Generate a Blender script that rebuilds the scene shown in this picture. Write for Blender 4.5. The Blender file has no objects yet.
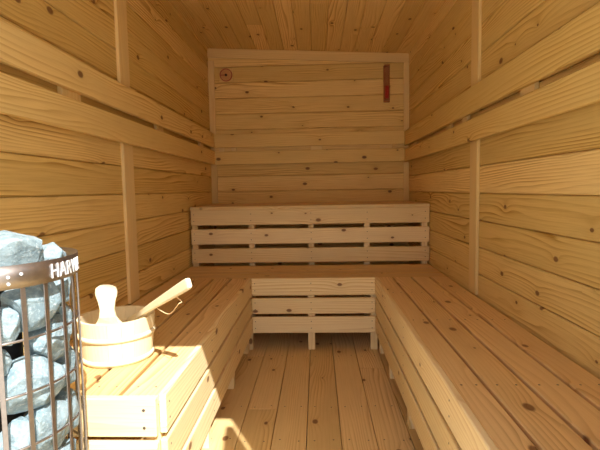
import bpy, bmesh, math, random
from mathutils import Vector, Matrix

random.seed(11)
sc = bpy.context.scene
COL = sc.collection
PI = math.pi

# ------------------------------------------------------------------ materials
def newmat(name):
    m = bpy.data.materials.new(name)
    m.use_nodes = True
    nt = m.node_tree
    b = next(n for n in nt.nodes if n.type == 'BSDF_PRINCIPLED')
    return m, nt, b

class NT:
    def __init__(s, nt): s.nt = nt
    def node(s, t, **kw):
        n = s.nt.nodes.new(t)
        for k, v in kw.items(): setattr(n, k, v)
        return n
    def put(s, sock, v):
        if isinstance(v, bpy.types.NodeSocket): s.nt.links.new(v, sock)
        else: sock.default_value = v
    def math(s, op, a, b=0.0, c=None, clamp=False):
        n = s.node('ShaderNodeMath', operation=op, use_clamp=clamp)
        s.put(n.inputs[0], a); s.put(n.inputs[1], b)
        if c is not None: s.put(n.inputs[2], c)
        return n.outputs[0]
    def vmath(s, op, a, b):
        n = s.node('ShaderNodeVectorMath', operation=op)
        s.put(n.inputs[0], a); s.put(n.inputs[1], b)
        return n.outputs[0]
    def noise(s, vec, scale, detail=2.0, rough=0.5):
        n = s.node('ShaderNodeTexNoise')
        s.put(n.inputs['Vector'], vec)
        n.inputs['Scale'].default_value = scale
        n.inputs['Detail'].default_value = detail
        n.inputs['Roughness'].default_value = rough
        return n.outputs[0]
    def mix(s, f, a, b, mode='MIX'):
        n = s.node('ShaderNodeMix', data_type='RGBA', blend_type=mode)
        s.put(n.inputs['Factor'], f)
        s.put(n.inputs[6], a); s.put(n.inputs[7], b)
        return n.outputs[2]
    def smooth(s, x, lo, hi, a=0.0, b=1.0):
        n = s.node('ShaderNodeMapRange', interpolation_type='SMOOTHSTEP')
        s.put(n.inputs[0], x)
        n.inputs[1].default_value = lo; n.inputs[2].default_value = hi
        n.inputs[3].default_value = a; n.inputs[4].default_value = b
        return n.outputs[0]

def wood(name, light, dark, knot=(0.16, 0.06, 0.02), rough=0.55, contrast=0.5, knots=True, tone=0.16):
    """softwood boards; 'wc' holds each board's own (length, width, depth) coordinates"""
    m, nt, b = newmat(name)
    N = NT(nt)
    at = N.node('ShaderNodeAttribute', attribute_name='wc').outputs['Vector']
    bt = N.node('ShaderNodeAttribute', attribute_name='bt').outputs['Fac']
    sep = N.node('ShaderNodeSeparateXYZ'); N.put(sep.inputs[0], at)
    cmb = N.node('ShaderNodeCombineXYZ')
    N.put(cmb.inputs[0], N.math('MULTIPLY', sep.outputs[0], 3.3))
    N.put(cmb.inputs[1], N.math('MULTIPLY', sep.outputs[1], 5.2))
    vor = N.node('ShaderNodeTexVoronoi', voronoi_dimensions='2D')
    N.put(vor.inputs['Vector'], cmb.outputs[0]); vor.inputs['Scale'].default_value = 1.0
    dist = vor.outputs['Distance']
    gate = N.math('GREATER_THAN', N.node('ShaderNodeSeparateColor').outputs[0], 0.32)
    sepc = gate.node.inputs[0].links[0].from_node
    N.put(sepc.inputs[0], vor.outputs['Color'])
    rad = N.math('MULTIPLY_ADD', sepc.outputs[1], 0.046, 0.017)
    rel = N.math('DIVIDE', dist, rad)
    kn = N.math('MULTIPLY', N.smooth(rel, 0.75, 1.35, 1.0, 0.0), gate)
    halo = N.math('MULTIPLY', N.math('EXPONENT', N.math('MULTIPLY', dist, -9.0)), gate)
    warp = N.noise(N.vmath('MULTIPLY', at, (0.55, 6.0, 6.0)), 1.0, 2.0, 0.45)
    t = N.math('ADD', N.math('MULTIPLY', warp, 12.0), N.math('MULTIPLY', halo, 1.6 if knots else 0.0))
    t = N.math('ADD', t, N.math('MULTIPLY', sep.outputs[1], 62.0))
    saw = N.math('FRACT', t)
    ring = N.math('POWER', saw, 2.2)
    ring = N.math('MULTIPLY', ring, N.smooth(saw, 0.90, 1.0, 1.0, 0.0))
    big = N.noise(N.vmath('MULTIPLY', at, (1.3, 9.0, 9.0)), 1.0, 2.0)
    fib = N.noise(N.vmath('MULTIPLY', at, (7.0, 260.0, 260.0)), 1.0, 2.0)
    f = N.math('MULTIPLY', ring, N.math('MULTIPLY', N.smooth(big, 0.36, 0.74, 0.10, 1.0), contrast))
    f = N.math('ADD', f, N.math('MULTIPLY', N.math('SUBTRACT', fib, 0.5), 0.55 * contrast), clamp=True)
    c = N.mix(f, light + (1,), dark + (1,))
    tv = N.math('MULTIPLY_ADD', bt, tone, 1.0 - tone * 0.5)
    tv = N.math('MULTIPLY', tv, N.smooth(big, 0.2, 0.8, 0.9, 1.08))
    hv = N.node('ShaderNodeHueSaturation')
    N.put(hv.inputs['Value'], tv); N.put(hv.inputs['Color'], c)
    N.put(hv.inputs['Saturation'], N.math('MULTIPLY_ADD', bt, -0.12, 1.06))
    c = hv.outputs['Color']
    if knots:
        c = N.mix(N.math('MULTIPLY', halo, 0.30), c, dark + (1,))
        c = N.mix(N.math('MULTIPLY', kn, 0.85), c, knot + (1,))
    N.put(b.inputs['Base Color'], c)
    N.put(b.inputs['Roughness'], N.math('MULTIPLY_ADD', ring, 0.1, rough))
    b.inputs['Specular IOR Level'].default_value = 0.35
    bp = N.node('ShaderNodeBump'); bp.inputs['Strength'].default_value = 0.25; bp.inputs['Distance'].default_value = 0.0015
    N.put(bp.inputs['Height'], f); N.put(b.inputs['Normal'], bp.outputs[0])
    return m

M_WALL = wood('spruce_cladding', (0.84, 0.647, 0.265), (0.42, 0.230, 0.045), contrast=1.3, tone=0.30)
M_CEIL = wood('ceiling_cladding', (0.84, 0.637, 0.260), (0.44, 0.240, 0.050), contrast=1.15, tone=0.30)
M_TRIM = wood('planed_batten', (0.83, 0.66, 0.33), (0.62, 0.41, 0.15), contrast=0.5, knots=False)
M_RAIL = wood('backrest_board', (0.85, 0.665, 0.285), (0.52, 0.315, 0.08), contrast=1.0, tone=0.2)
M_SEAT = wood('seat_board', (0.77, 0.55, 0.26), (0.42, 0.225, 0.07), contrast=1.0, rough=0.45, tone=0.22)
M_FRONT = wood('pale_bench_board', (0.86, 0.71, 0.42), (0.56, 0.36, 0.13), contrast=1.0, tone=0.2)
M_FLOOR = wood('floor_plank', (0.76, 0.55, 0.26), (0.42, 0.225, 0.07), contrast=1.0, tone=0.25)
M_BUCK = wood('pale_pine', (0.80, 0.70, 0.48), (0.66, 0.52, 0.30), contrast=0.4, knots=False, tone=0.1)

def plain(name, col, rough=0.5, metal=0.0, **kw):
    m, nt, b = newmat(name)
    N = NT(nt)
    tc = N.node('ShaderNodeTexCoord').outputs['Object']
    n = N.noise(tc, kw.get('scale', 60.0), 3.0)
    v = kw.get('var', 0.12)
    c = N.mix(n, tuple(x * (1 - v) for x in col) + (1,), tuple(min(1, x * (1 + v)) for x in col) + (1,))
    N.put(b.inputs['Base Color'], c)
    b.inputs['Roughness'].default_value = rough
    b.inputs['Metallic'].default_value = metal
    return m

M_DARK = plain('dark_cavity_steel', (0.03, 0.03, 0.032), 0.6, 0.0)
M_STEEL = plain('brushed_steel', (0.36, 0.335, 0.325), 0.38, 1.0, scale=90, var=0.2)
M_LETTER = plain('polished_letter', (0.74, 0.77, 0.80), 0.5, 0.2, var=0.03)
M_SCREW = plain('screw_steel', (0.16, 0.13, 0.11), 0.45, 0.6)
M_CORD = plain('hemp_cord', (0.75, 0.55, 0.30), 0.8)
M_RED = plain('red_ring', (0.42, 0.09, 0.05), 0.5)
M_DIAL = plain('dial_face', (0.62, 0.36, 0.16), 0.5, scale=40)
M_POINTER = plain('pointer_black', (0.05, 0.02, 0.015), 0.5)
M_TIMERWOOD = plain('timer_backing', (0.36, 0.13, 0.04), 0.5, scale=30)
M_SAND = plain('red_sand', (0.52, 0.035, 0.03), 0.6, scale=200)
M_EARTH = plain('pale_gravel', (0.58, 0.53, 0.45), 0.9, scale=8, var=0.3)

def glass():
    m, nt, b = newmat('clear_glass')
    N = NT(nt)
    b.inputs['Base Color'].default_value = (1, 1, 1, 1)
    b.inputs['Roughness'].default_value = 0.02
    b.inputs['Transmission Weight'].default_value = 1.0
    b.inputs['IOR'].default_value = 1.15
    return m
M_GLASS = glass()

def stone():
    m, nt, b = newmat('grey_sauna_rock')
    N = NT(nt)
    tc = N.node('ShaderNodeTexCoord').outputs['Object']
    oi = N.node('ShaderNodeObjectInfo').outputs['Random']
    v = N.vmath('ADD', tc, (0, 0, 0))
    cb = N.node('ShaderNodeCombineXYZ'); N.put(cb.inputs[0], N.math('MULTIPLY', oi, 37.0))
    v = N.vmath('ADD', tc, cb.outputs[0])
    n1 = N.noise(v, 26.0, 5.0, 0.6)
    n2 = N.noise(v, 140.0, 4.0, 0.65)
    n3 = N.noise(N.vmath('MULTIPLY', v, (1, 1, 3.0)), 34.0, 3.0, 0.7)
    c = N.mix(N.smooth(n1, 0.3, 0.7), (0.15, 0.225, 0.26, 1), (0.30, 0.40, 0.44, 1))
    c = N.mix(N.smooth(n2, 0.52, 0.75), c, (0.46, 0.57, 0.61, 1))
    c = N.mix(N.math('MULTIPLY', N.smooth(n3, 0.60, 0.70), 0.5), c, (0.62, 0.68, 0.69, 1))
    c = N.mix(N.math('MULTIPLY', N.smooth(n2, 0.42, 0.25), 0.6), c, (0.13, 0.18, 0.20, 1))
    N.put(b.inputs['Base Color'], c)
    b.inputs['Roughness'].default_value = 0.7
    bp = N.node('ShaderNodeBump'); bp.inputs['Strength'].default_value = 0.8; bp.inputs['Distance'].default_value = 0.006
    N.put(bp.inputs['Height'], N.math('ADD', n1, N.math('MULTIPLY', n2, 0.35)))
    N.put(b.inputs['Normal'], bp.outputs[0])
    return m
M_STONE = stone()

# ------------------------------------------------------------------ mesh helpers
class MB:
    """collects shapes into ONE mesh object; every board keeps its own grain coordinates"""
    def __init__(s): s.v = []; s.f = []; s.wc = []; s.bt = []; s.mi = []; s.sm = []; s.cur = 0; s.smooth = False
    def add(s, verts, faces, wc=None, bt=0.5):
        k = len(s.v)
        s.v += [tuple(p) for p in verts]
        s.wc += [tuple(p) for p in (wc if wc else verts)]
        s.bt += [bt] * len(verts)
        for f in faces:
            s.f.append([i + k for i in f]); s.mi.append(s.cur); s.sm.append(s.smooth)
    def board(s, p0, p1, axis, ch=0.003, tf=None):
        """chamfered plank from corner p0 to corner p1; axis = grain direction 0/1/2"""
        lo = [min(a, b) for a, b in zip(p0, p1)]; hi = [max(a, b) for a, b in zip(p0, p1)]
        d = [b - a for a, b in zip(lo, hi)]
        c = min(ch, min(d) * 0.45)
        vs = []; idx = {}
        for sx in (0, 1):
            for sy in (0, 1):
                for sz in (0, 1):
                    corner = [(lo, hi)[t][i] for i, t in enumerate((sx, sy, sz))]
                    for a in range(3):
                        p = list(corner)
                        for i, t in enumerate((sx, sy, sz)):
                            if i != a: p[i] += c if t == 0 else -c
                        # vertex lying on the face normal to axis a
                        idx[(sx, sy, sz, a)] = len(vs); vs.append(p)
        fs = []
        for a in range(3):
            b1, b2 = [i for i in range(3) if i != a]
            for t in (0, 1):
                q = []
                for u, w in ((0, 0), (1, 0), (1, 1), (0, 1)):
                    k = [0, 0, 0]; k[a] = t; k[b1] = u; k[b2] = w
                    q.append(idx[(k[0], k[1], k[2], a)])
                fs.append(q)
        for a in range(3):       # edge along axis a
            b1, b2 = [i for i in range(3) if i != a]
            for u in (0, 1):
                for w in (0, 1):
                    k0 = [0, 0, 0]; k0[b1] = u; k0[b2] = w
                    k1 = list(k0); k1[a] = 1
                    fs.append([idx[(*k0, b1)], idx[(*k0, b2)], idx[(*k1, b2)], idx[(*k1, b1)]])
        for sx in (0, 1):
            for sy in (0, 1):
                for sz in (0, 1):
                    fs.append([idx[(sx, sy, sz, a)] for a in range(3)])
        # grain coords: length along axis, widest of the other two = width
        o = [i for i in range(3) if i != axis]
        if d[o[0]] < d[o[1]]: o = o[::-1]
        off = (random.uniform(0, 60), random.uniform(0, 60), random.uniform(0, 60))
        wc = [(p[axis] - lo[axis] + off[0], p[o[0]] - lo[o[0]] + off[1], p[o[1]] - lo[o[1]] + off[2]) for p in vs]
        if tf: vs = [tf(p) for p in vs]
        s.add(vs, fs, wc, random.random())
    def lathe(s, prof, n=48, c=(0, 0), close=False, wcf=None, bt=0.5):
        vs = []; fs = []; wc = []
        m = len(prof)
        for i in range(n):
            a = 2 * PI * i / n
            for (r, z) in prof:
                vs.append((c[0] + r * math.cos(a), c[1] + r * math.sin(a), z))
                wc.append((z + 3.1, a * 0.1, r))
        for i in range(n):
            j = (i + 1) % n
            for k in range(m - 1 if not close else m):
                k2 = (k + 1) % m
                fs.append([i * m + k, j * m + k, j * m + k2, i * m + k2])
        s.add(vs, fs, wc, bt)
    def tube(s, pts, r, n=8, closed=False):
        vs = []; fs = []
        P = [Vector(p) for p in pts]
        L = len(P)
        ref = Vector((0, 0, 1))
        for i, p in enumerate(P):
            if closed: t = (P[(i + 1) % L] - P[i - 1])
            else: t = P[min(i + 1, L - 1)] - P[max(i - 1, 0)]
            t.normalize()
            u = t.cross(ref)
            if u.length < 1e-3: u = t.cross(Vector((1, 0, 0)))
            u.normalize(); w = t.cross(u)
            for k in range(n):
                a = 2 * PI * k / n
                vs.append(p + u * (r * math.cos(a)) + w * (r * math.sin(a)))
        for i in range(L if closed else L - 1):
            j = (i + 1) % L
            for k in range(n):
                k2 = (k + 1) % n
                fs.append([i * n + k, i * n + k2, j * n + k2, j * n + k])
        if not closed:
            fs.append(list(range(n))[::-1]); fs.append([(L - 1) * n + k for k in range(n)])
        s.add(vs, fs)
    def disc(s, c, nrm, r, th=0.0015, n=10):
        c = Vector(c); nrm = Vector(nrm).normalized()
        u = nrm.orthogonal().normalized(); w = nrm.cross(u)
        vs = []
        for h in (0, th):
            for k in range(n):
                a = 2 * PI * k / n
                vs.append(c + nrm * h + u * (r * math.cos(a)) + w * (r * math.sin(a)))
        fs = [[k, (k + 1) % n, n + (k + 1) % n, n + k] for k in range(n)]
        fs += [list(range(n))[::-1], list(range(n, 2 * n))]
        s.add(vs, fs)
    def build(s, name, mats, parent=None, origin=(0, 0, 0)):
        if not isinstance(mats, (list, tuple)): mats = [mats]
        me = bpy.data.meshes.new(name)
        o = Vector(origin)
        me.from_pydata([Vector(p) - o for p in s.v], [], s.f)
        a = me.attributes.new('wc', 'FLOAT_VECTOR', 'POINT')
        a.data.foreach_set('vector', [x for p in s.wc for x in p])
        a = me.attributes.new('bt', 'FLOAT', 'POINT')
        a.data.foreach_set('value', s.bt)
        for m in mats: me.materials.append(m)
        me.polygons.foreach_set('material_index', s.mi)
        me.polygons.foreach_set('use_smooth', s.sm)
        bm = bmesh.new(); bm.from_mesh(me)
        bmesh.ops.recalc_face_normals(bm, faces=bm.faces)
        bm.to_mesh(me); bm.free()
        me.update()
        ob = bpy.data.objects.new(name, me)
        COL.objects.link(ob)
        if parent:
            ob.parent = parent
            ob.location = o - Vector(parent.location)
        else:
            ob.location = o
        return ob

def thing(name, label, cat, loc=(0, 0, 0), group=None):
    o = bpy.data.objects.new(name, None)
    o.empty_display_size = 0.05
    COL.objects.link(o)
    o.location = loc
    o['label'] = label; o['category'] = cat
    if group: o['group'] = group
    return o

def tag(o, label, cat, group=None):
    o['label'] = label; o['category'] = cat
    if group: o['group'] = group
    return o

def struct(name, mb, mat, label=None, cat='room'):
    o = mb.build(name, mat)
    o['kind'] = 'structure'
    if label: o['label'] = label; o['category'] = cat
    return o

# ------------------------------------------------------------------ room numbers (metres)
XL, XR = -0.920, 0.792          # side walls
YF, YB = 0.40, 3.930            # outer face of the front wall, back wall
SEAT = 0.449
XI, XJ = -0.408, 0.343          # aisle faces of the two side benches
YA, YU = 2.71, 3.18             # front of the back bench, front of the upper bench
PITCH = 0.1335
def ceil_z(x): return 2.205 + (x - XL) * (2.116 - 2.205) / (XR - XL)

def cladding(axis, lo, hi, face, inward, phase, ztop, zbot=-0.03):
    """horizontal tongue-and-groove boards; axis = run direction (0 or 1)"""
    mb = MB()
    th = 0.02
    z = phase - math.ceil((phase - zbot) / PITCH) * PITCH
    while z < ztop:
        z0, z1 = max(z, zbot), min(z + PITCH - 0.0032, ztop)
        if z1 - z0 > 0.004:
            if axis == 1: mb.board((face, lo, z0), (face - inward * th, hi, z1), 1, 0.0046)
            else: mb.board((lo, face, z0), (hi, face - inward * th, z1), 0, 0.0046)
        z += PITCH
    if axis == 1: mb.board((face - inward * 0.018, lo, zbot), (face - inward * 0.07, hi, ztop), 1, 0.001)
    else: mb.board((lo, face - inward * 0.018, zbot), (hi, face - inward * 0.07, ztop), 0, 0.001)
    return mb

struct('wall_left', cladding(1, YF + 0.02, YB + 0.05, XL, 1, 0.98, 2.32), M_WALL, 'left side wall of horizontal spruce boards', 'wall')
struct('wall_right', cladding(1, YF + 0.02, YB + 0.05, XR, -1, 0.955, 2.32), M_WALL, 'right side wall of horizontal spruce boards', 'wall')
struct('wall_back', cladding(0, XL - 0.02, XR + 0.02, YB, -1, 0.98, 2.32), M_WALL, 'far end wall of knotty spruce boards', 'wall')

# front wall with the open doorway the sun comes through
DL, DR, DH = -0.60, 0.386, 1.85
mb = MB()
z = -0.10
while z < 2.32:
    z0, z1 = z, min(z + PITCH - 0.0012, 2.32)
    segs = [(XL - 0.05, DL), (DR, XR + 0.05)] if z1 <= DH + 1e-4 else [(XL - 0.05, XR + 0.05)]
    if z0 < DH < z1:
        for a, b in ((XL - 0.05, DL), (DR, XR + 0.05)): mb.board((a, YF, z0), (b, YF + 0.045, DH), 0, 0.0035)
        mb.board((XL - 0.05, YF, DH), (XR + 0.05, YF + 0.045, z1), 0, 0.0035)
    else:
        for a, b in segs: mb.board((a, YF, z0), (b, YF + 0.045, z1), 0, 0.0035)
    z += PITCH
struct('wall_front', mb, M_WALL, 'front wall around the open doorway', 'wall')

# narrow board added out of view to cast a shadow wedge on the floor
hx, hy = 0.350, 0.395
dd = Vector((0.12, -1.0, 0)).normalized(); dn = Vector((-dd.y, dd.x, 0))
def shadow_board_tf(p): return tuple(Vector((hx, hy, p[2])) + dd * p[0] + dn * p[1])
mb = MB(); mb.board((0.0, 0.0, -0.12), (0.22, 0.03, 1.785), 2, 0.003, shadow_board_tf)
struct('trim_10', mb, M_FRONT, 'narrow upright board added to cast shadow, outside the right side of the doorway', 'trim')

# floor planks run towards the back wall
mb = MB()
x = -0.942 + 0.0
FP = 0.1372
edges = []
x0 = -0.054 - FP * 7
while x0 < XR + 0.02:
    a, b = max(x0, XL - 0.03), min(x0 + FP - 0.0028, XR + 0.03)
    if b - a > 0.01:
        # some planks are butt-jointed part-way down the room
        joint = {4: 2.60, 5: 1.955, 9: 2.42, 10: 1.90}.get(round((x0 + 0.054 + FP * 7) / FP))
        if joint:
            mb.board((a, YF, -0.028), (b, joint - 0.001, 0), 1, 0.0015)
            mb.board((a, joint + 0.001, -0.028), (b, YB + 0.03, 0), 1, 0.0015)
        else:
            mb.board((a, YF, -0.028), (b, YB + 0.03, 0), 1, 0.0015)
        mb.cur = 1
        for yy in (1.70, 1.98, 2.60):
            for dx in (0.03, 0.105): mb.disc((x0 + dx, yy + random.uniform(-.012, .012), 0.0), (0, 0, 1), 0.0032, 0.0006, 6) if XL < x0 + dx < XR else None
        mb.cur = 0
    x0 += FP
mb.cur = 2
mb.board((XL - 0.03, YF, -0.05), (XR + 0.03, YB + 0.03, -0.0285), 1, 0.001)
struct('floor', mb, [M_FLOOR, M_SCREW, M_DARK], 'floor of spruce planks running to the back', 'floor')

# ceiling boards, sloping gently down to the right
mb = MB()
def slope(p): return (p[0], p[1], p[2] + ceil_z(p[0]))
x0 = XL - 0.05
i = 0
while x0 < XR + 0.05:
    b = min(x0 + 0.118 - 0.0026, XR + 0.06)
    j = (None, 2.95, None, None, 3.35, None, 2.6)[i % 7]
    if j:
        mb.board((x0, YF + 0.0, 0.0), (b, j - 0.001, 0.02), 1, 0.0032, slope)
        mb.board((x0, j + 0.001, 0.0), (b, YB + 0.05, 0.02), 1, 0.0032, slope)
    else:
        mb.board((x0, YF + 0.0, 0.0), (b, YB + 0.05, 0.02), 1, 0.0032, slope)
    x0 += 0.118; i += 1
mb.board((XL - 0.06, YF, 0.018), (XR + 0.07, YB + 0.06, 0.06), 1, 0.001, slope)
struct('ceiling', mb, M_CEIL, 'sloping ceiling of narrow spruce boards', 'ceiling')

# trims: battens over the board joints, corner strips, ceiling strip
def trim(n, p0, p1, axis, lab, tf=None):
    mb = MB(); mb.board(p0, p1, axis, 0.003, tf)
    struct('trim_%d' % n, mb, M_TRIM, lab, 'trim')
zL0, zL1 = 1.216, 1.479
zR0, zR1 = 1.208, 1.466
zB0, zB1 = 1.213, 1.472
trim(1, (XL, 2.10, SEAT + 0.001), (XL + 0.016, 2.212, zL0 + 0.02), 2, 'lower vertical batten on the left wall')
trim(2, (XL, 2.10, zL1 - 0.015), (XL + 0.016, 2.212, ceil_z(XL) - 0.001), 2, 'upper vertical batten on the left wall')
trim(3, (XR, 2.228, SEAT + 0.001), (XR - 0.016, 2.33, zR0 + 0.02), 2, 'lower vertical batten on the right wall')
trim(4, (XR, 2.228, zR1 - 0.015), (XR - 0.016, 2.33, ceil_z(XR) - 0.001), 2, 'upper vertical batten on the right wall')
trim(5, (XL, YB, 0.876), (XL + 0.052, YB - 0.014, zB0 + 0.02), 2, 'lower left corner strip of the back wall')
trim(6, (XL, YB, zB1 - 0.02), (XL + 0.052, YB - 0.014, 2.098), 2, 'upper left corner strip of the back wall')
trim(7, (XR, YB, 0.876), (XR - 0.045, YB - 0.014, zB0 + 0.02), 2, 'lower right corner strip of the back wall')
trim(8, (XR, YB, zB1 - 0.02), (XR - 0.045, YB - 0.014, 2.098), 2, 'upper right corner strip of the back wall')
def tf9(p):
    t = 1.0 if p[2] > 2.11 else 0.72
    return (p[0], p[1], p[2] + (ceil_z(p[0]) - ceil_z(XL)) * t)
trim(9, (XL, YB, 2.125), (XR, YB - 0.016, 2.203), 0, 'strip under the ceiling across the back wall', tf9)

# ------------------------------------------------------------------ backrest rails on three walls
def rail(label, wall, z, blocks):
    """two boards on spacer blocks; z = four heights, bottom to top"""
    z0, z1, z2, z3 = z
    bx, bt = 0.020, 0.022
    if wall == 'back': loc = (0, YB, z0)
    else: loc = ((XL if wall == 'left' else XR), 2.2, z0)
    t = thing('wall_rail', label, 'backrest rail', loc, 'backrests on the walls')
    def bd(a0, a1, d0, d1, za, zb, ax):
        m = MB()
        if wall == 'back': m.board((a0, YB - d0, za), (a1, YB - d1, zb), ax, 0.003)
        elif wall == 'left': m.board((XL + d0, a0, za), (XL + d1, a1, zb), ax, 0.003)
        else: m.board((XR - d0, a0, za), (XR - d1, a1, zb), ax, 0.003)
        return m
    if wall == 'back': a0, a1, ax = XL + bx + bt + 0.001, XR - bx - bt - 0.001, 0
    else: a0, a1, ax = YF + 0.07, YB - 0.002, 1
    for za, zb in ((z0, z1), (z2, z3)):
        bd(a0, a1, bx, bx + bt, za, zb, ax).build('rail_board', M_RAIL, t, loc)
    for b0, b1 in blocks:
        bd(b0, b1, 0.0005, bx, z0 + 0.01, z3 - 0.01, 2).build('spacer_block', M_TRIM, t, loc)
    return t
rail('two-board timber backrest rail along the left wall above the wooden bucket', 'left', (1.216, 1.329, 1.361, 1.479),
     [(0.60, 0.72), (1.60, 1.73), (2.55, 2.66), (3.50, 3.60)])
rail('two-board timber backrest rail along the right wall, opposite the bucket', 'right', (1.208, 1.313, 1.344, 1.466),
     [(0.60, 0.72), (1.655, 1.765), (2.37, 2.45), (2.66, 2.74), (3.55, 3.63)])
rail('two-board timber backrest rail across the back wall under the round dial', 'back', (1.213, 1.325, 1.357, 1.472),
     [(-0.845, -0.80), (-0.735, -0.690), (-0.05, 0.05), (0.545, 0.65)])

# ------------------------------------------------------------------ benches
FZ = [(0.345, SEAT), (0.231, 0.328), (0.112, 0.212)]     # heights of the three facing boards
def seatboard(t, p0, p1, ax, screws):
    m = MB(); m.board(p0, p1, ax, 0.003)
    m.cur = 1
    for s in screws: m.disc((s[0], s[1], max(p0[2], p1[2])), (0, 0, 1), 0.0033, 0.0006, 6)
    m.build('seat_board', [M_SEAT, M_SCREW], t, t.location)

def side_bench(label, sx, xin, xwall, y0, legs, widths, supports, endboards):
    cx = (xin + xwall) / 2
    t = thing('side_bench', label, 'bench', (cx, (y0 + YA) / 2, 0), 'lower benches along the side walls')
    TH = 0.026
    for (a, b) in widths:
        scr = [(a + (b - a) * f, y) for y in supports for f in (0.25, 0.75)]
        seatboard(t, (a, y0, SEAT - TH), (b, YA, SEAT), 1, scr)
    fth = 0.02
    for k, (z0, z1) in enumerate(FZ):
        m = MB()
        m.board((xin, y0 if endboards else y0, z0), (xin - sx * fth, YA - 0.001, z1 + (0.003 if k == 0 else 0)), 1, 0.003)
        m.cur = 1
        for y in legs:
            for f in (0.3, 0.72): m.disc((xin, y, z0 + (z1 - z0) * f), (sx, 0, 0), 0.0030, 0.0006, 6)
        m.build('front_board', [M_FRONT, M_SCREW], t, t.location)
    for y in legs:
        m = MB(); m.board((xin - sx * (fth + 0.0005), y - 0.022, 0.0), (xin - sx * (fth + 0.042), y + 0.022, SEAT - TH - 0.0005), 2, 0.002)
        m.build('leg', M_FRONT, t, t.location)
    for y in legs:
        m = MB(); m.board((xin - sx * (fth + 0.043), y - 0.02, SEAT - TH - 0.07), (xwall + sx * 0.002, y + 0.02, SEAT - TH - 0.0005), 0, 0.002)
        m.build('cross_bearer', M_FRONT, t, t.location)
    if endboards:
        for (z0, z1) in FZ:
            m = MB(); m.board((xin - sx * fth - sx * 0.0005, y0 - 0.021, z0), (xwall + sx * 0.002, y0 - 0.0005, z1 + 0.0015), 0, 0.003)
            e = m.build('end_board', M_FRONT, t, t.location)
            for f in (0.71, 0.25):
                s = MB(); s.disc((-0.460, y0 - 0.021, z0 + (z1 - z0) * f), (0, -1, 0), 0.0042, 0.001, 12)
                o = s.build('screw', M_SCREW)
                o.parent = e; o.location = -Vector(e.parent.location) + Vector((0, 0, 0)) if False else o.location - e.matrix_basis.translation - Vector(t.location)
                o['label'] = 'dark screw head'
    return t

W_L = [(-0.428, -0.527), (-0.539, -0.637), (-0.648, -0.746), (-0.757, -0.905)]
W_R = [(0.364, 0.444), (0.454, 0.556), (0.567, 0.665), (0.676, 0.774)]
side_bench('left lower wooden bench with the bucket standing on its sunlit end', 1, XI, XL, 1.136,
           [1.165, 1.66, 2.18, 2.66], W_L, [1.19, 1.66, 2.18], True)
side_bench('long right-hand lower wooden bench along the right wall, nothing on it', -1, XJ, XR, 0.52,
           [0.57, 1.17, 1.81, 2.30, 2.66], W_R, [1.20, 1.81, 2.30], False)

# cross bench at the far end of the aisle
t = thing('cross_bench', 'short lower bench across the far end of the aisle, pale slatted front', 'bench', (-0.06, 2.94, 0))
nb = 4
wd = (YU - YA) / nb
for k in range(nb):
    y0 = YA + 0.021 + k * (YU - YA - 0.021) / nb; y1 = y0 + (YU - YA - 0.021) / nb - 0.009
    seatboard(t, (XL + 0.012, y0 if k else YA + 0.0005 , SEAT - 0.026), (XR - 0.012, y1, SEAT), 0, [] if k else [])
for k, (z0, z1) in enumerate(FZ):
    m = MB(); m.board((XI + 0.001, YA, z0), (XJ - 0.001, YA - 0.02, z1 + (0.002 if k == 0 else 0)), 0, 0.003)
    m.cur = 1
    for x in (XI + 0.02, -0.046, XJ - 0.02):
        for f in (0.3, 0.72): m.disc((x, YA - 0.02, z0 + (z1 - z0) * f), (0, -1, 0), 0.003, 0.0006, 6)
    m.build('front_board', [M_FRONT, M_SCREW], t, t.location)
for x in (-0.431, -0.046, 0.337):
    m = MB(); m.board((x - 0.021, YA + 0.0005, 0), (x + 0.021, YA + 0.042, SEAT - 0.0265), 2, 0.002)
    m.build('leg', M_FRONT, t, t.location)

# upper bench behind it with a slatted riser
t = thing('upper_bench', 'high upper bench at the back with pale slatted riser below its top', 'bench', (-0.06, 3.55, 0))
UT = 0.874
for z0, z1 in ((0.742, 0.850), (0.605, 0.713), (0.470, 0.573)):
    m = MB(); m.board((XL + 0.014, YU, z0), (XR - 0.006, YU + 0.022, z1), 0, 0.003)
    m.cur = 1
    for x in (-0.884, -0.474, -0.046, 0.350, 0.756):
        for f in (0.28, 0.72): m.disc((x, YU, z0 + (z1 - z0) * f), (0, -1, 0), 0.0032, 0.0006, 6)
    m.build('riser_board', [M_FRONT, M_SCREW], t, t.location)
for x in (-0.884, -0.474, -0.046, 0.350, 0.756):
    m = MB(); m.board((x - 0.021, YU + 0.0225, 0.0), (x + 0.021, YU + 0.065, UT - 0.0255), 2, 0.002)
    m.build('post', M_FRONT, t, t.location)
m = MB(); m.board((XL + 0.012, YU - 0.006, UT - 0.024), (XR - 0.004, YU + 0.10, UT), 0, 0.004)
m.build('front_edge_board', M_FRONT, t, t.location)
for k in range(6):
    y0 = YU + 0.108 + k * 0.107
    seatboard(t, (XL + 0.012, y0, UT - 0.024), (XR - 0.012, min(y0 + 0.1, YB - 0.018), UT), 0, [])

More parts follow.
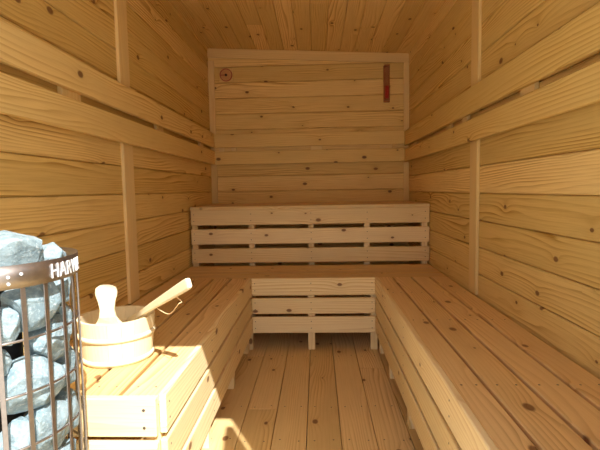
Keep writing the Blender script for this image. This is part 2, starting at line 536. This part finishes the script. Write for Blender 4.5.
# ------------------------------------------------------------------ stove with its rocks
HX, HY, HR = -0.667, 0.864, 0.170
HZ = [0.862, 0.820]
t = thing('sauna_stove', 'round steel cage stove filled with grey rocks, left foreground', 'stove', (HX, HY, 0))
def hl(prof, name, mat, close=True, n=64, smooth=True):
    m = MB(); m.smooth = smooth; m.lathe(prof, n, (HX, HY), close)
    return m.build(name, mat, t, t.location)
band = hl([(HR, HZ[1]), (HR, HZ[0]), (HR - 0.002, HZ[0]), (HR - 0.002, HZ[1])], 'rim_band', M_STEEL, smooth=False, n=96)
for p in band.data.polygons: p.use_smooth = abs(p.normal.z) < 0.5
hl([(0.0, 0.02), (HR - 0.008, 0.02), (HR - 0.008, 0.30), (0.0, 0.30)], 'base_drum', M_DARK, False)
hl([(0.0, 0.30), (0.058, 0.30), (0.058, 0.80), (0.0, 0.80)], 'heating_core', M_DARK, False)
for k in range(25):
    a = math.radians(-4.4 + 14.4 * k)
    m = MB()
    c, s_ = math.cos(a), math.sin(a)
    def tb(p): return (HX + c * p[0] - s_ * p[1], HY + s_ * p[0] + c * p[1], p[2])
    m.board((HR - 0.0045, -0.0042, 0.03), (HR - 0.0022, 0.0042, HZ[1] + 0.012), 2, 0.0004, tb)
    m.build('vertical_bar', M_STEEL, t, t.location)
for zz in (0.724, 0.625, 0.525, 0.425, 0.325):
    m = MB(); m.smooth = True
    m.tube([(HX + (HR - 0.0070) * math.cos(2 * PI * i / 64), HY + (HR - 0.0070) * math.sin(2 * PI * i / 64), zz) for i in range(64)], 0.0026, 8, True)
    m.build('hoop', M_STEEL, t, t.location)
# raised lettering wrapped round the band
fc = bpy.data.curves.new('lettering', 'FONT'); fc.body = 'HARVIA'; fc.size = 1.0; fc.extrude = 0.0; fc.space_character = 1.08
fo = bpy.data.objects.new('lettering', fc); COL.objects.link(fo)
dg = bpy.context.evaluated_depsgraph_get()
me = bpy.data.meshes.new_from_object(fo.evaluated_get(dg))
bpy.data.objects.remove(fo)
bm = bmesh.new(); bm.from_mesh(me)
bmesh.ops.triangulate(bm, faces=bm.faces)
bmesh.ops.subdivide_edges(bm, edges=[e for e in bm.edges], cuts=1)
xs = [v.co.x for v in bm.verts]; ys = [v.co.y for v in bm.verts]
x0, x1, y0, y1 = min(xs), max(xs), min(ys), max(ys)
for v in bm.verts:
    a = math.radians(-15.0 + (v.co.x - x0) / (x1 - x0) * 36.0)
    z = 0.8265 + (v.co.y - y0) / (y1 - y0) * 0.0275
    v.co = Vector(((HR + 0.0006) * math.cos(a), (HR + 0.0006) * math.sin(a), z))
ex = bmesh.ops.extrude_face_region(bm, geom=bm.faces[:])
for v in [g for g in ex['geom'] if isinstance(g, bmesh.types.BMVert)]:
    k = (HR + 0.0022) / (HR + 0.0006); v.co.x *= k; v.co.y *= k
bmesh.ops.recalc_face_normals(bm, faces=bm.faces)
bm.to_mesh(me); bm.free(); me.materials.clear(); me.materials.append(M_LETTER)
lo = bpy.data.objects.new('lettering', me); COL.objects.link(lo); lo.parent = band; lo.location = (0, 0, 0)
lo['label'] = 'pale raised lettering on the band'
for (a, zz) in ((-41, 0.842), (-34, 0.845), (-41, 0.830)):
    m = MB(); ar = math.radians(a)
    m.disc((HX + HR * math.cos(ar), HY + HR * math.sin(ar), zz), (math.cos(ar), math.sin(ar), 0), 0.0028, 0.0012, 12)
    o = m.build('rivet', M_LETTER); o.parent = band; o.location = -Vector(t.location)

def make_stone(label, th, z, w, h, depth, seed, lim=0.1565, rc=None, tilt=0.0, core=0.0595):
    rnd = random.Random(seed)
    a = math.radians(th)
    w *= 1.13; h *= 1.1
    if rc is None: rc = lim - depth * 0.5 - 0.002
    er = Vector((math.cos(a), math.sin(a), 0)); et = Vector((-math.sin(a), math.cos(a), 0)); ez = Vector((0, 0, 1))
    if tilt:
        R_ = Matrix.Rotation(math.radians(tilt), 3, er); et = R_ @ et; ez = R_ @ ez
    c = Vector((HX, HY, z)) + er * rc
    bm = bmesh.new()
    n = 18
    for i in range(n):
        y = 1 - 2 * (i + 0.5) / n; ph = i * 2.39996 + rnd.uniform(-0.35, 0.35)
        r = math.sqrt(max(0, 1 - y * y))
        p = Vector((r * math.cos(ph), r * math.sin(ph), y))
        q = max(abs(p.x), abs(p.y), abs(p.z))
        p = p * (0.62 + 0.38 / q * 1.0) * rnd.uniform(0.92, 1.12)
        p.x = max(-1, min(1, p.x)); p.y = max(-1, min(1, p.y)); p.z = max(-1, min(1, p.z))
        bm.verts.new(er * (p.x * depth / 2) + et * (p.y * w / 2) + ez * (p.z * h / 2))
    res = bmesh.ops.convex_hull(bm, input=bm.verts[:])
    bmesh.ops.delete(bm, geom=[v for v in bm.verts if not v.link_faces], context='VERTS')
    bmesh.ops.bevel(bm, geom=bm.edges[:] , offset=min(w, h, depth) * 0.03, segments=1, affect='EDGES', profile=0.6)
    bmesh.ops.triangulate(bm, faces=bm.faces[:])
    long_e = [e for e in bm.edges if e.calc_length() > 0.012]
    bmesh.ops.subdivide_edges(bm, edges=long_e, cuts=2, use_grid_fill=True)
    bmesh.ops.triangulate(bm, faces=bm.faces[:])
    from mathutils import noise as mn
    for v in bm.verts:
        v.co += v.co.normalized() * (mn.noise(v.co * 45 + Vector((seed * 3.1, 0, 0))) * 0.0035 + mn.noise(v.co * 130 + Vector((0, seed * 1.7, 0))) * 0.0014)
    if lim:
        for v in bm.verts:                      # stay inside the cage
            p = v.co + c; d = Vector((p.x - HX, p.y - HY)); 
            if d.length > lim:
                d = d.normalized() * lim; v.co = Vector((HX + d.x, HY + d.y, p.z)) - c
            if core and 1e-6 < d.length < core:
                d = d.normalized() * core; v.co = Vector((HX + d.x, HY + d.y, p.z)) - c
    me = bpy.data.meshes.new('stove_rock'); bmesh.ops.recalc_face_normals(bm, faces=bm.faces); bm.to_mesh(me); bm.free()
    me.materials.append(M_STONE)
    o = bpy.data.objects.new('stove_rock', me); COL.objects.link(o); o.location = c
    tag(o, label, 'rock', 'rocks in the stove')
    return o

def settle(rocks):
    """press neighbouring rocks flat against each other where they would run into one another"""
    for _ in range(2):
        for i in range(len(rocks)):
            for j in range(i + 1, len(rocks)):
                a, b = rocks[i], rocks[j]
                n = b.location - a.location; d = n.length; n = n / d
                ea = max(v.co.dot(n) for v in a.data.vertices); eb = max(v.co.dot(-n) for v in b.data.vertices)
                if ea + eb < d - 0.002 or ea < 0 or eb < 0: continue
                pa = d * ea / (ea + eb) - 0.0014; pb = d - pa - 0.0028
                for o, nn, p in ((a, n, pa), (b, -n, pb)):
                    for v in o.data.vertices:
                        e = v.co.dot(nn) - p
                        if e > 0: v.co -= nn * e

ROCKS = [
 # label, theta, z, width, height, depth, tilt
 ('large pale rock heaped highest on the stove, at the left edge of the photo', -58, 0.866, 0.232, 0.080, 0.17, 6),
 ('smaller rounded rock on top of the stove by the lettered end of its rim', 30, 0.853, 0.084, 0.056, 0.072, -4),
 ('rock on the far bucket side of the stove, level with the uppermost hoop', 39, 0.712, 0.095, 0.108, 0.07, 5),
 ('rock on the far bucket side of the stove, level with the second hoop', 39, 0.612, 0.095, 0.104, 0.07, -5),
 ('rock on the far bucket side of the stove, under the lettered rim', 39, 0.790, 0.085, 0.075, 0.07, 3),
 ('rock on the far bench side of the stove, level with the third hoop', 40, 0.512, 0.095, 0.105, 0.07, 8),
 ('large upright rock right under the plain part of the stove rim', -18, 0.769, 0.108, 0.094, 0.075, 4),
 ('narrow rock low to the left of the large upright rock under the rim', -40, 0.747, 0.042, 0.070, 0.055, -8),
 ('broad rock behind the uppermost hoop on the bucket side', 10, 0.690, 0.112, 0.092, 0.075, 12),
 ('small rock tucked right under the lettering', 13, 0.783, 0.050, 0.058, 0.055, 10),
 ('sharp rock at the left photo edge between the two upper hoops', -50, 0.683, 0.048, 0.058, 0.055, 14),
 ('largest blocky rock crossed by the second hoop, facing the door', -22, 0.625, 0.122, 0.098, 0.078, -8),
 ('small rock beside the bucket base, level with the second hoop', 24, 0.600, 0.058, 0.056, 0.060, 0),
 ('big rock above the third hoop, directly under the largest blocky rock', -10, 0.523, 0.110, 0.094, 0.075, -14),
 ('tall wedge of rock at the bottom of the photo, left of the big one', -39, 0.520, 0.056, 0.096, 0.060, -10),
 ('rock near the bench end on the third hoop, low on the right', 26, 0.512, 0.066, 0.098, 0.060, 8),
 ('rock at the left photo edge just above the dark hollow', -58, 0.618, 0.050, 0.060, 0.055, 0),
 ('lowest rock in the bottom left corner of the photo', -64, 0.508, 0.058, 0.075, 0.055, 0),
 ('lowest rock on the right, cut by the bottom edge of the photo', 6, 0.420, 0.105, 0.086, 0.070, 5),
]
made = []
for i, (lab, th, z, w, h, d, tl) in enumerate(ROCKS):
    if i == 0: o = make_stone(lab, th, z, w, h, d, 5, lim=None, rc=0.050, tilt=tl)
    elif i == 1: o = make_stone(lab, th, z, w, h, d, 23, lim=None, rc=0.112, tilt=tl)
    else: o = make_stone(lab, th, z, w, h, d, 40 + i, tilt=tl)
    made.append(o)
settle(made)

# ------------------------------------------------------------------ bucket and ladle
BX, BY = -0.660, 1.420
BZ0, BZ1 = SEAT + 0.001, 0.589
t = thing('wooden_bucket', 'pale wooden sauna bucket with one tall stave handle, on the left bench', 'bucket', (BX, BY, BZ0))
def brad(z): return 0.106 + (z - BZ0) / (BZ1 - BZ0) * 0.013
m = MB()
nst = 18
for k in range(nst):          # the staves, side by side
    a0 = 2 * PI * k / nst; a1 = 2 * PI * (k + 1) / nst - 0.006
    off = (random.uniform(0, 50), random.uniform(0, 50), 0); btv = random.random()
    vs = []; wc = []
    nseg = 4
    for zz in (BZ0, BZ1):
        for i in range(nseg + 1):
            a = a0 + (a1 - a0) * i / nseg
            for r in (brad(zz), brad(zz) - 0.011):
                vs.append((BX + r * math.cos(a), BY + r * math.sin(a), zz)); wc.append((zz + off[0], (a - a0) * 0.11 + off[1], r))
    n1 = (nseg + 1) * 2
    fs = []
    for i in range(nseg):
        b = i * 2
        fs += [[b, b + 2, n1 + b + 2, n1 + b], [b + 1, n1 + b + 1, n1 + b + 3, b + 3], [n1 + b, n1 + b + 2, n1 + b + 3, n1 + b + 1], [b, b + 1, b + 3, b + 2]]
    fs += [[0, n1, n1 + 1, 1], [n1 - 2, n1 - 1, 2 * n1 - 1, 2 * n1 - 2]]
    m.add(vs, fs, wc, btv)
m.build('stave_wall', M_BUCK, t, t.location)
m = MB(); m.lathe([(0.0, BZ0 + 0.012), (0.0960, BZ0 + 0.012), (0.0960, BZ0 + 0.024), (0.0, BZ0 + 0.024)], 48, (BX, BY), False)
m.build('base_board', M_BUCK, t, t.location)
for zc, hh in ((0.535, 0.0085), (0.4615, 0.0085)):
    m = MB(); m.smooth = True
    r = brad(zc)
    m.lathe([(r + 0.0003, zc - hh), (r + 0.0048, zc - hh * 0.55), (r + 0.006, zc), (r + 0.0048, zc + hh * 0.55), (r + 0.0003, zc + hh)], 64, (BX, BY), True)
    m.build('band_hoop', M_BUCK, t, t.location)
# tall handle stave: paddle-shaped, standing on the rim
ha = math.radians(-78.0)
out = [(-0.040, 0.575), (-0.040, 0.588), (-0.031, 0.599), (-0.024, 0.614), (-0.0205, 0.635), (-0.0245, 0.660), (-0.030, 0.678), (-0.0315, 0.690), (-0.029, 0.702), (-0.020, 0.7095), (-0.008, 0.712)]
out = out + [(-x, z) for x, z in out[::-1]]
er = Vector((math.cos(ha), math.sin(ha), 0)); et = Vector((-math.sin(ha), math.cos(ha), 0))
vs = []; wc = []
for d in (0.1195, 0.1065):
    for (x, z) in out:
        rr = d + (z - BZ1) * 0.02 + 0.0005 + (0.0 if z > 0.6 else -0.0012)
        vs.append(Vector((BX, BY, z)) + er * (math.sqrt(max(rr * rr - x * x, 0)) if z < 0.61 else (math.sqrt(max(rr * rr - x * x, 0)) + rr) / 2) + et * x); wc.append((z + 9.3, x + 4.0, d))
n = len(out)
m = MB()
m.add(vs, [list(range(n)), list(range(2 * n - 1, n - 1, -1))] + [[i, (i + 1) % n, n + (i + 1) % n, n + i] for i in range(n)], wc, 0.4)
lug = m.build('handle_stave', M_BUCK, t, t.location)
bv = lug.modifiers.new('bevel', 'BEVEL'); bv.width = 0.0022; bv.segments = 2; bv.limit_method = 'ANGLE'; bv.angle_limit = math.radians(50)

# ladle leaning out of the bucket over its right rim
tip = Vector((-0.352, 1.200, 0.737)); low = Vector((-0.640, 1.462, 0.555))
t = thing('sauna_ladle', 'long-handled pale wooden ladle leaning over the bucket rim, cord loop hanging', 'ladle', low)
ax = (tip - low).normalized()
side = ax.cross(Vector((0, 0, 1))).normalized(); nrm = side.cross(ax).normalized()
if nrm.z < 0: nrm = -nrm
L = (tip - low).length
m = MB()
secs = []
for u, hw, ht in ((0.0, 0.008, 0.005), (0.25, 0.0095, 0.006), (0.6, 0.0125, 0.007), (0.9, 0.0155, 0.0075), (0.985, 0.0155, 0.0075), (1.0, 0.013, 0.006)):
    c = low + ax * (L * u)
    for sx, sy in ((-1, -.6), (-.75, -1), (.75, -1), (1, -.6), (1, .6), (.75, 1), (-.75, 1), (-1, .6)):
        # blade stands on edge: its broad side faces the door
        secs.append(c + nrm * (hw * sx) + side * (ht * sy))
fs = []
ns = 6
for i in range(ns - 1):
    for k in range(8): fs.append([i * 8 + k, i * 8 + (k + 1) % 8, (i + 1) * 8 + (k + 1) % 8, (i + 1) * 8 + k])
fs += [list(range(8)), [(ns - 1) * 8 + k for k in range(8)][::-1]]
wc = [((p - low).dot(ax) + 2.0, (p - low).dot(nrm) + 1.0, (p - low).dot(side)) for p in secs]
m.add(secs, fs, wc, 0.5)
m.build('handle', M_BUCK, t, t.location)
m = MB(); m.smooth = True
bc = low + Vector((-0.018, 0.012, -0.028))
m.lathe([(0.004, -0.026), (0.022, -0.022), (0.033, -0.006), (0.036, 0.016), (0.033, 0.016), (0.029, -0.004), (0.019, -0.017), (0.004, -0.020)], 24, (0, 0), False)
m.v = [tuple(Vector(p) + bc) for p in m.v]
m.build('bowl', M_BUCK, t, t.location)
# cord loop
a = low + ax * (L * 0.50) - nrm * 0.012; b = low + ax * (L * 0.80) - nrm * 0.0145
ctl = [a, a + Vector((0.012, -0.01, -0.004)), a + Vector((0.040, -0.028, -0.011)), a + Vector((0.062, -0.05, -0.002)), Vector((-0.392, 1.225, 0.672)), b + Vector((0.018, -0.010, -0.012)), b]
pts = []
for i in range(len(ctl) - 1):
    p0 = ctl[max(i - 1, 0)]; p1 = ctl[i]; p2 = ctl[i + 1]; p3 = ctl[min(i + 2, len(ctl) - 1)]
    for j in range(6):
        u = j / 6
        pts.append(0.5 * ((2 * p1) + (p2 - p0) * u + (2 * p0 - 5 * p1 + 4 * p2 - p3) * u * u + (3 * p1 - p0 - 3 * p2 + p3) * u ** 3))
pts.append(ctl[-1])
m = MB(); m.smooth = True; m.tube(pts, 0.0013, 6)
m.build('cord_loop', M_CORD, t, t.location)

# ------------------------------------------------------------------ dial and sand timer on the back wall
DX, DZ = -0.764, 1.975
t = thing('wall_thermometer', 'round red-ringed wooden dial thermometer high on the left of the back wall', 'thermometer', (DX, YB - 0.0005, DZ))
m = MB(); m.board((DX - 0.060, YB - 0.0005, DZ - 0.060), (DX + 0.060, YB - 0.012, DZ + 0.060), 0, 0.004)
m.build('base_plate', M_RAIL, t, t.location)
def ydisc(name, r, y0, y1, mat, c=(DX, DZ), n=36, ri=None):
    m = MB()
    vs = []; fs = []
    for k in range(n):
        a = 2 * PI * k / n
        for (r_, y) in (((ri or 0.0), y1), (r, y1), (r, y0), ((ri or 0.0), y0)):
            vs.append((c[0] + r_ * math.cos(a), y, c[1] + r_ * math.sin(a)))
    for k in range(n):
        j = (k + 1) % n
        for q in range(4): fs.append([k * 4 + q, k * 4 + (q + 1) % 4, j * 4 + (q + 1) % 4, j * 4 + q])
    m.add(vs, fs); return m.build(name, mat, t, t.location)
ydisc('dial_face', 0.047, YB - 0.0125, YB - 0.017, M_DIAL)
ydisc('dial_ring', 0.054, YB - 0.0125, YB - 0.021, M_RED, ri=0.0475)
ydisc('pointer_hub', 0.011, YB - 0.0172, YB - 0.021, M_POINTER)
m = MB(); m.board((DX - 0.046, YB - 0.0178, DZ - 0.0045), (DX, YB - 0.0195, DZ + 0.0035), 0, 0.0004)
m.build('pointer', M_RED, t, t.location)

TX = 0.602
t = thing('sand_timer', 'narrow upright sand timer with red sand, high on the back wall', 'sand timer', (TX, YB - 0.0005, 1.715))
m = MB(); m.board((TX - 0.026, YB - 0.0005, 1.712), (TX + 0.026, YB - 0.014, 2.020), 2, 0.004)
m.build('backing_board', M_TIMERWOOD, t, t.location)
for zz in (1.724, 2.0065):
    m = MB(); m.board((TX - 0.022, YB - 0.0145, zz), (TX + 0.022, YB - 0.048, zz + 0.012), 0, 0.002)
    m.build('end_bracket', M_TIMERWOOD, t, t.location)
m = MB(); m.smooth = True
m.lathe([(0.0, 1.741), (0.015, 1.743), (0.017, 1.76), (0.017, 1.84), (0.004, 1.872), (0.017, 1.905), (0.017, 1.985), (0.015, 2.004), (0.0, 2.0055)], 24, (TX, YB - 0.032), False)
m.build('glass_bulb', M_GLASS, t, t.location)
m = MB(); m.smooth = True
m.lathe([(0.0, 1.7435), (0.0135, 1.745), (0.0152, 1.76), (0.0152, 1.838), (0.0, 1.850)], 20, (TX, YB - 0.032), False)
m.build('red_sand', M_SAND, t, t.location)

# ------------------------------------------------------------------ outdoors, seen only by its bounced light
m = MB(); m.board((-14, -14, -0.16), (14, 14, -0.12), 1, 0.001)
struct('ground', m, M_EARTH, 'pale ground outside the doorway', 'ground')

# ------------------------------------------------------------------ light
sd = Vector((-0.53, 1.0, -1.266)).normalized()
sun = bpy.data.lights.new('sun', 'SUN'); sun.energy = 6.8; sun.angle = math.radians(0.6); sun.color = (1.0, 0.97, 0.92)
so = bpy.data.objects.new('sun', sun); COL.objects.link(so)
so.rotation_euler = sd.to_track_quat('-Z', 'Y').to_euler(); so.location = (3, -6, 8)

w = bpy.data.worlds.new('sky'); sc.world = w; w.use_nodes = True
nt = w.node_tree; N = NT(nt)
bg = next(n for n in nt.nodes if n.type == 'BACKGROUND')
sky = nt.nodes.new('ShaderNodeTexSky'); sky.sky_type = 'NISHITA'; sky.sun_disc = False
sky.sun_elevation = math.radians(48); sky.sun_rotation = math.radians(152)
sky.air_density = 1.0; sky.dust_density = 3.0; sky.ozone_density = 1.0
# bright high haze over the blue
hz = N.mix(0.55, sky.outputs[0], (6.5, 6.5, 6.4, 1))
nt.links.new(hz, bg.inputs['Color']); bg.inputs['Strength'].default_value = 0.20

# light portal: guides daylight sampling through the doorway, gives off nothing itself
pl = bpy.data.lights.new('doorway_portal', 'AREA'); pl.shape = 'RECTANGLE'; pl.size = DR - DL; pl.size_y = DH + 0.1
pl.cycles.is_portal = True
po = bpy.data.objects.new('doorway_portal', pl); COL.objects.link(po)
po.location = ((DL + DR) / 2, YF - 0.01, DH / 2 - 0.05); po.rotation_euler = (math.radians(90), 0, 0)

# ------------------------------------------------------------------ camera
cam = bpy.data.cameras.new('camera'); cam.sensor_width = 36; cam.lens = 27.0; cam.clip_start = 0.02
co = bpy.data.objects.new('camera', cam); COL.objects.link(co)
R0, U0, F0 = Vector((0.99914, 0.03763, -0.01745)), Vector((0.01444, 0.07859, 0.9968)), Vector((-0.03888, 0.9962, -0.07798))
mw = Matrix((( R0.x, U0.x, -F0.x, 0.0), (R0.y, U0.y, -F0.y, 0.0), (R0.z, U0.z, -F0.z, 0.985), (0, 0, 0, 1)))
co.matrix_world = mw
sc.camera = co

sc.cycles.max_bounces = 14; sc.cycles.diffuse_bounces = 10; sc.cycles.glossy_bounces = 4; sc.cycles.transmission_bounces = 6
sc.cycles.use_denoising = True
sc.view_settings.view_transform = 'Standard'; sc.view_settings.look = 'None'
sc.view_settings.exposure = 0.60; sc.view_settings.gamma = 1.0; sc.view_settings.use_curve_mapping = False
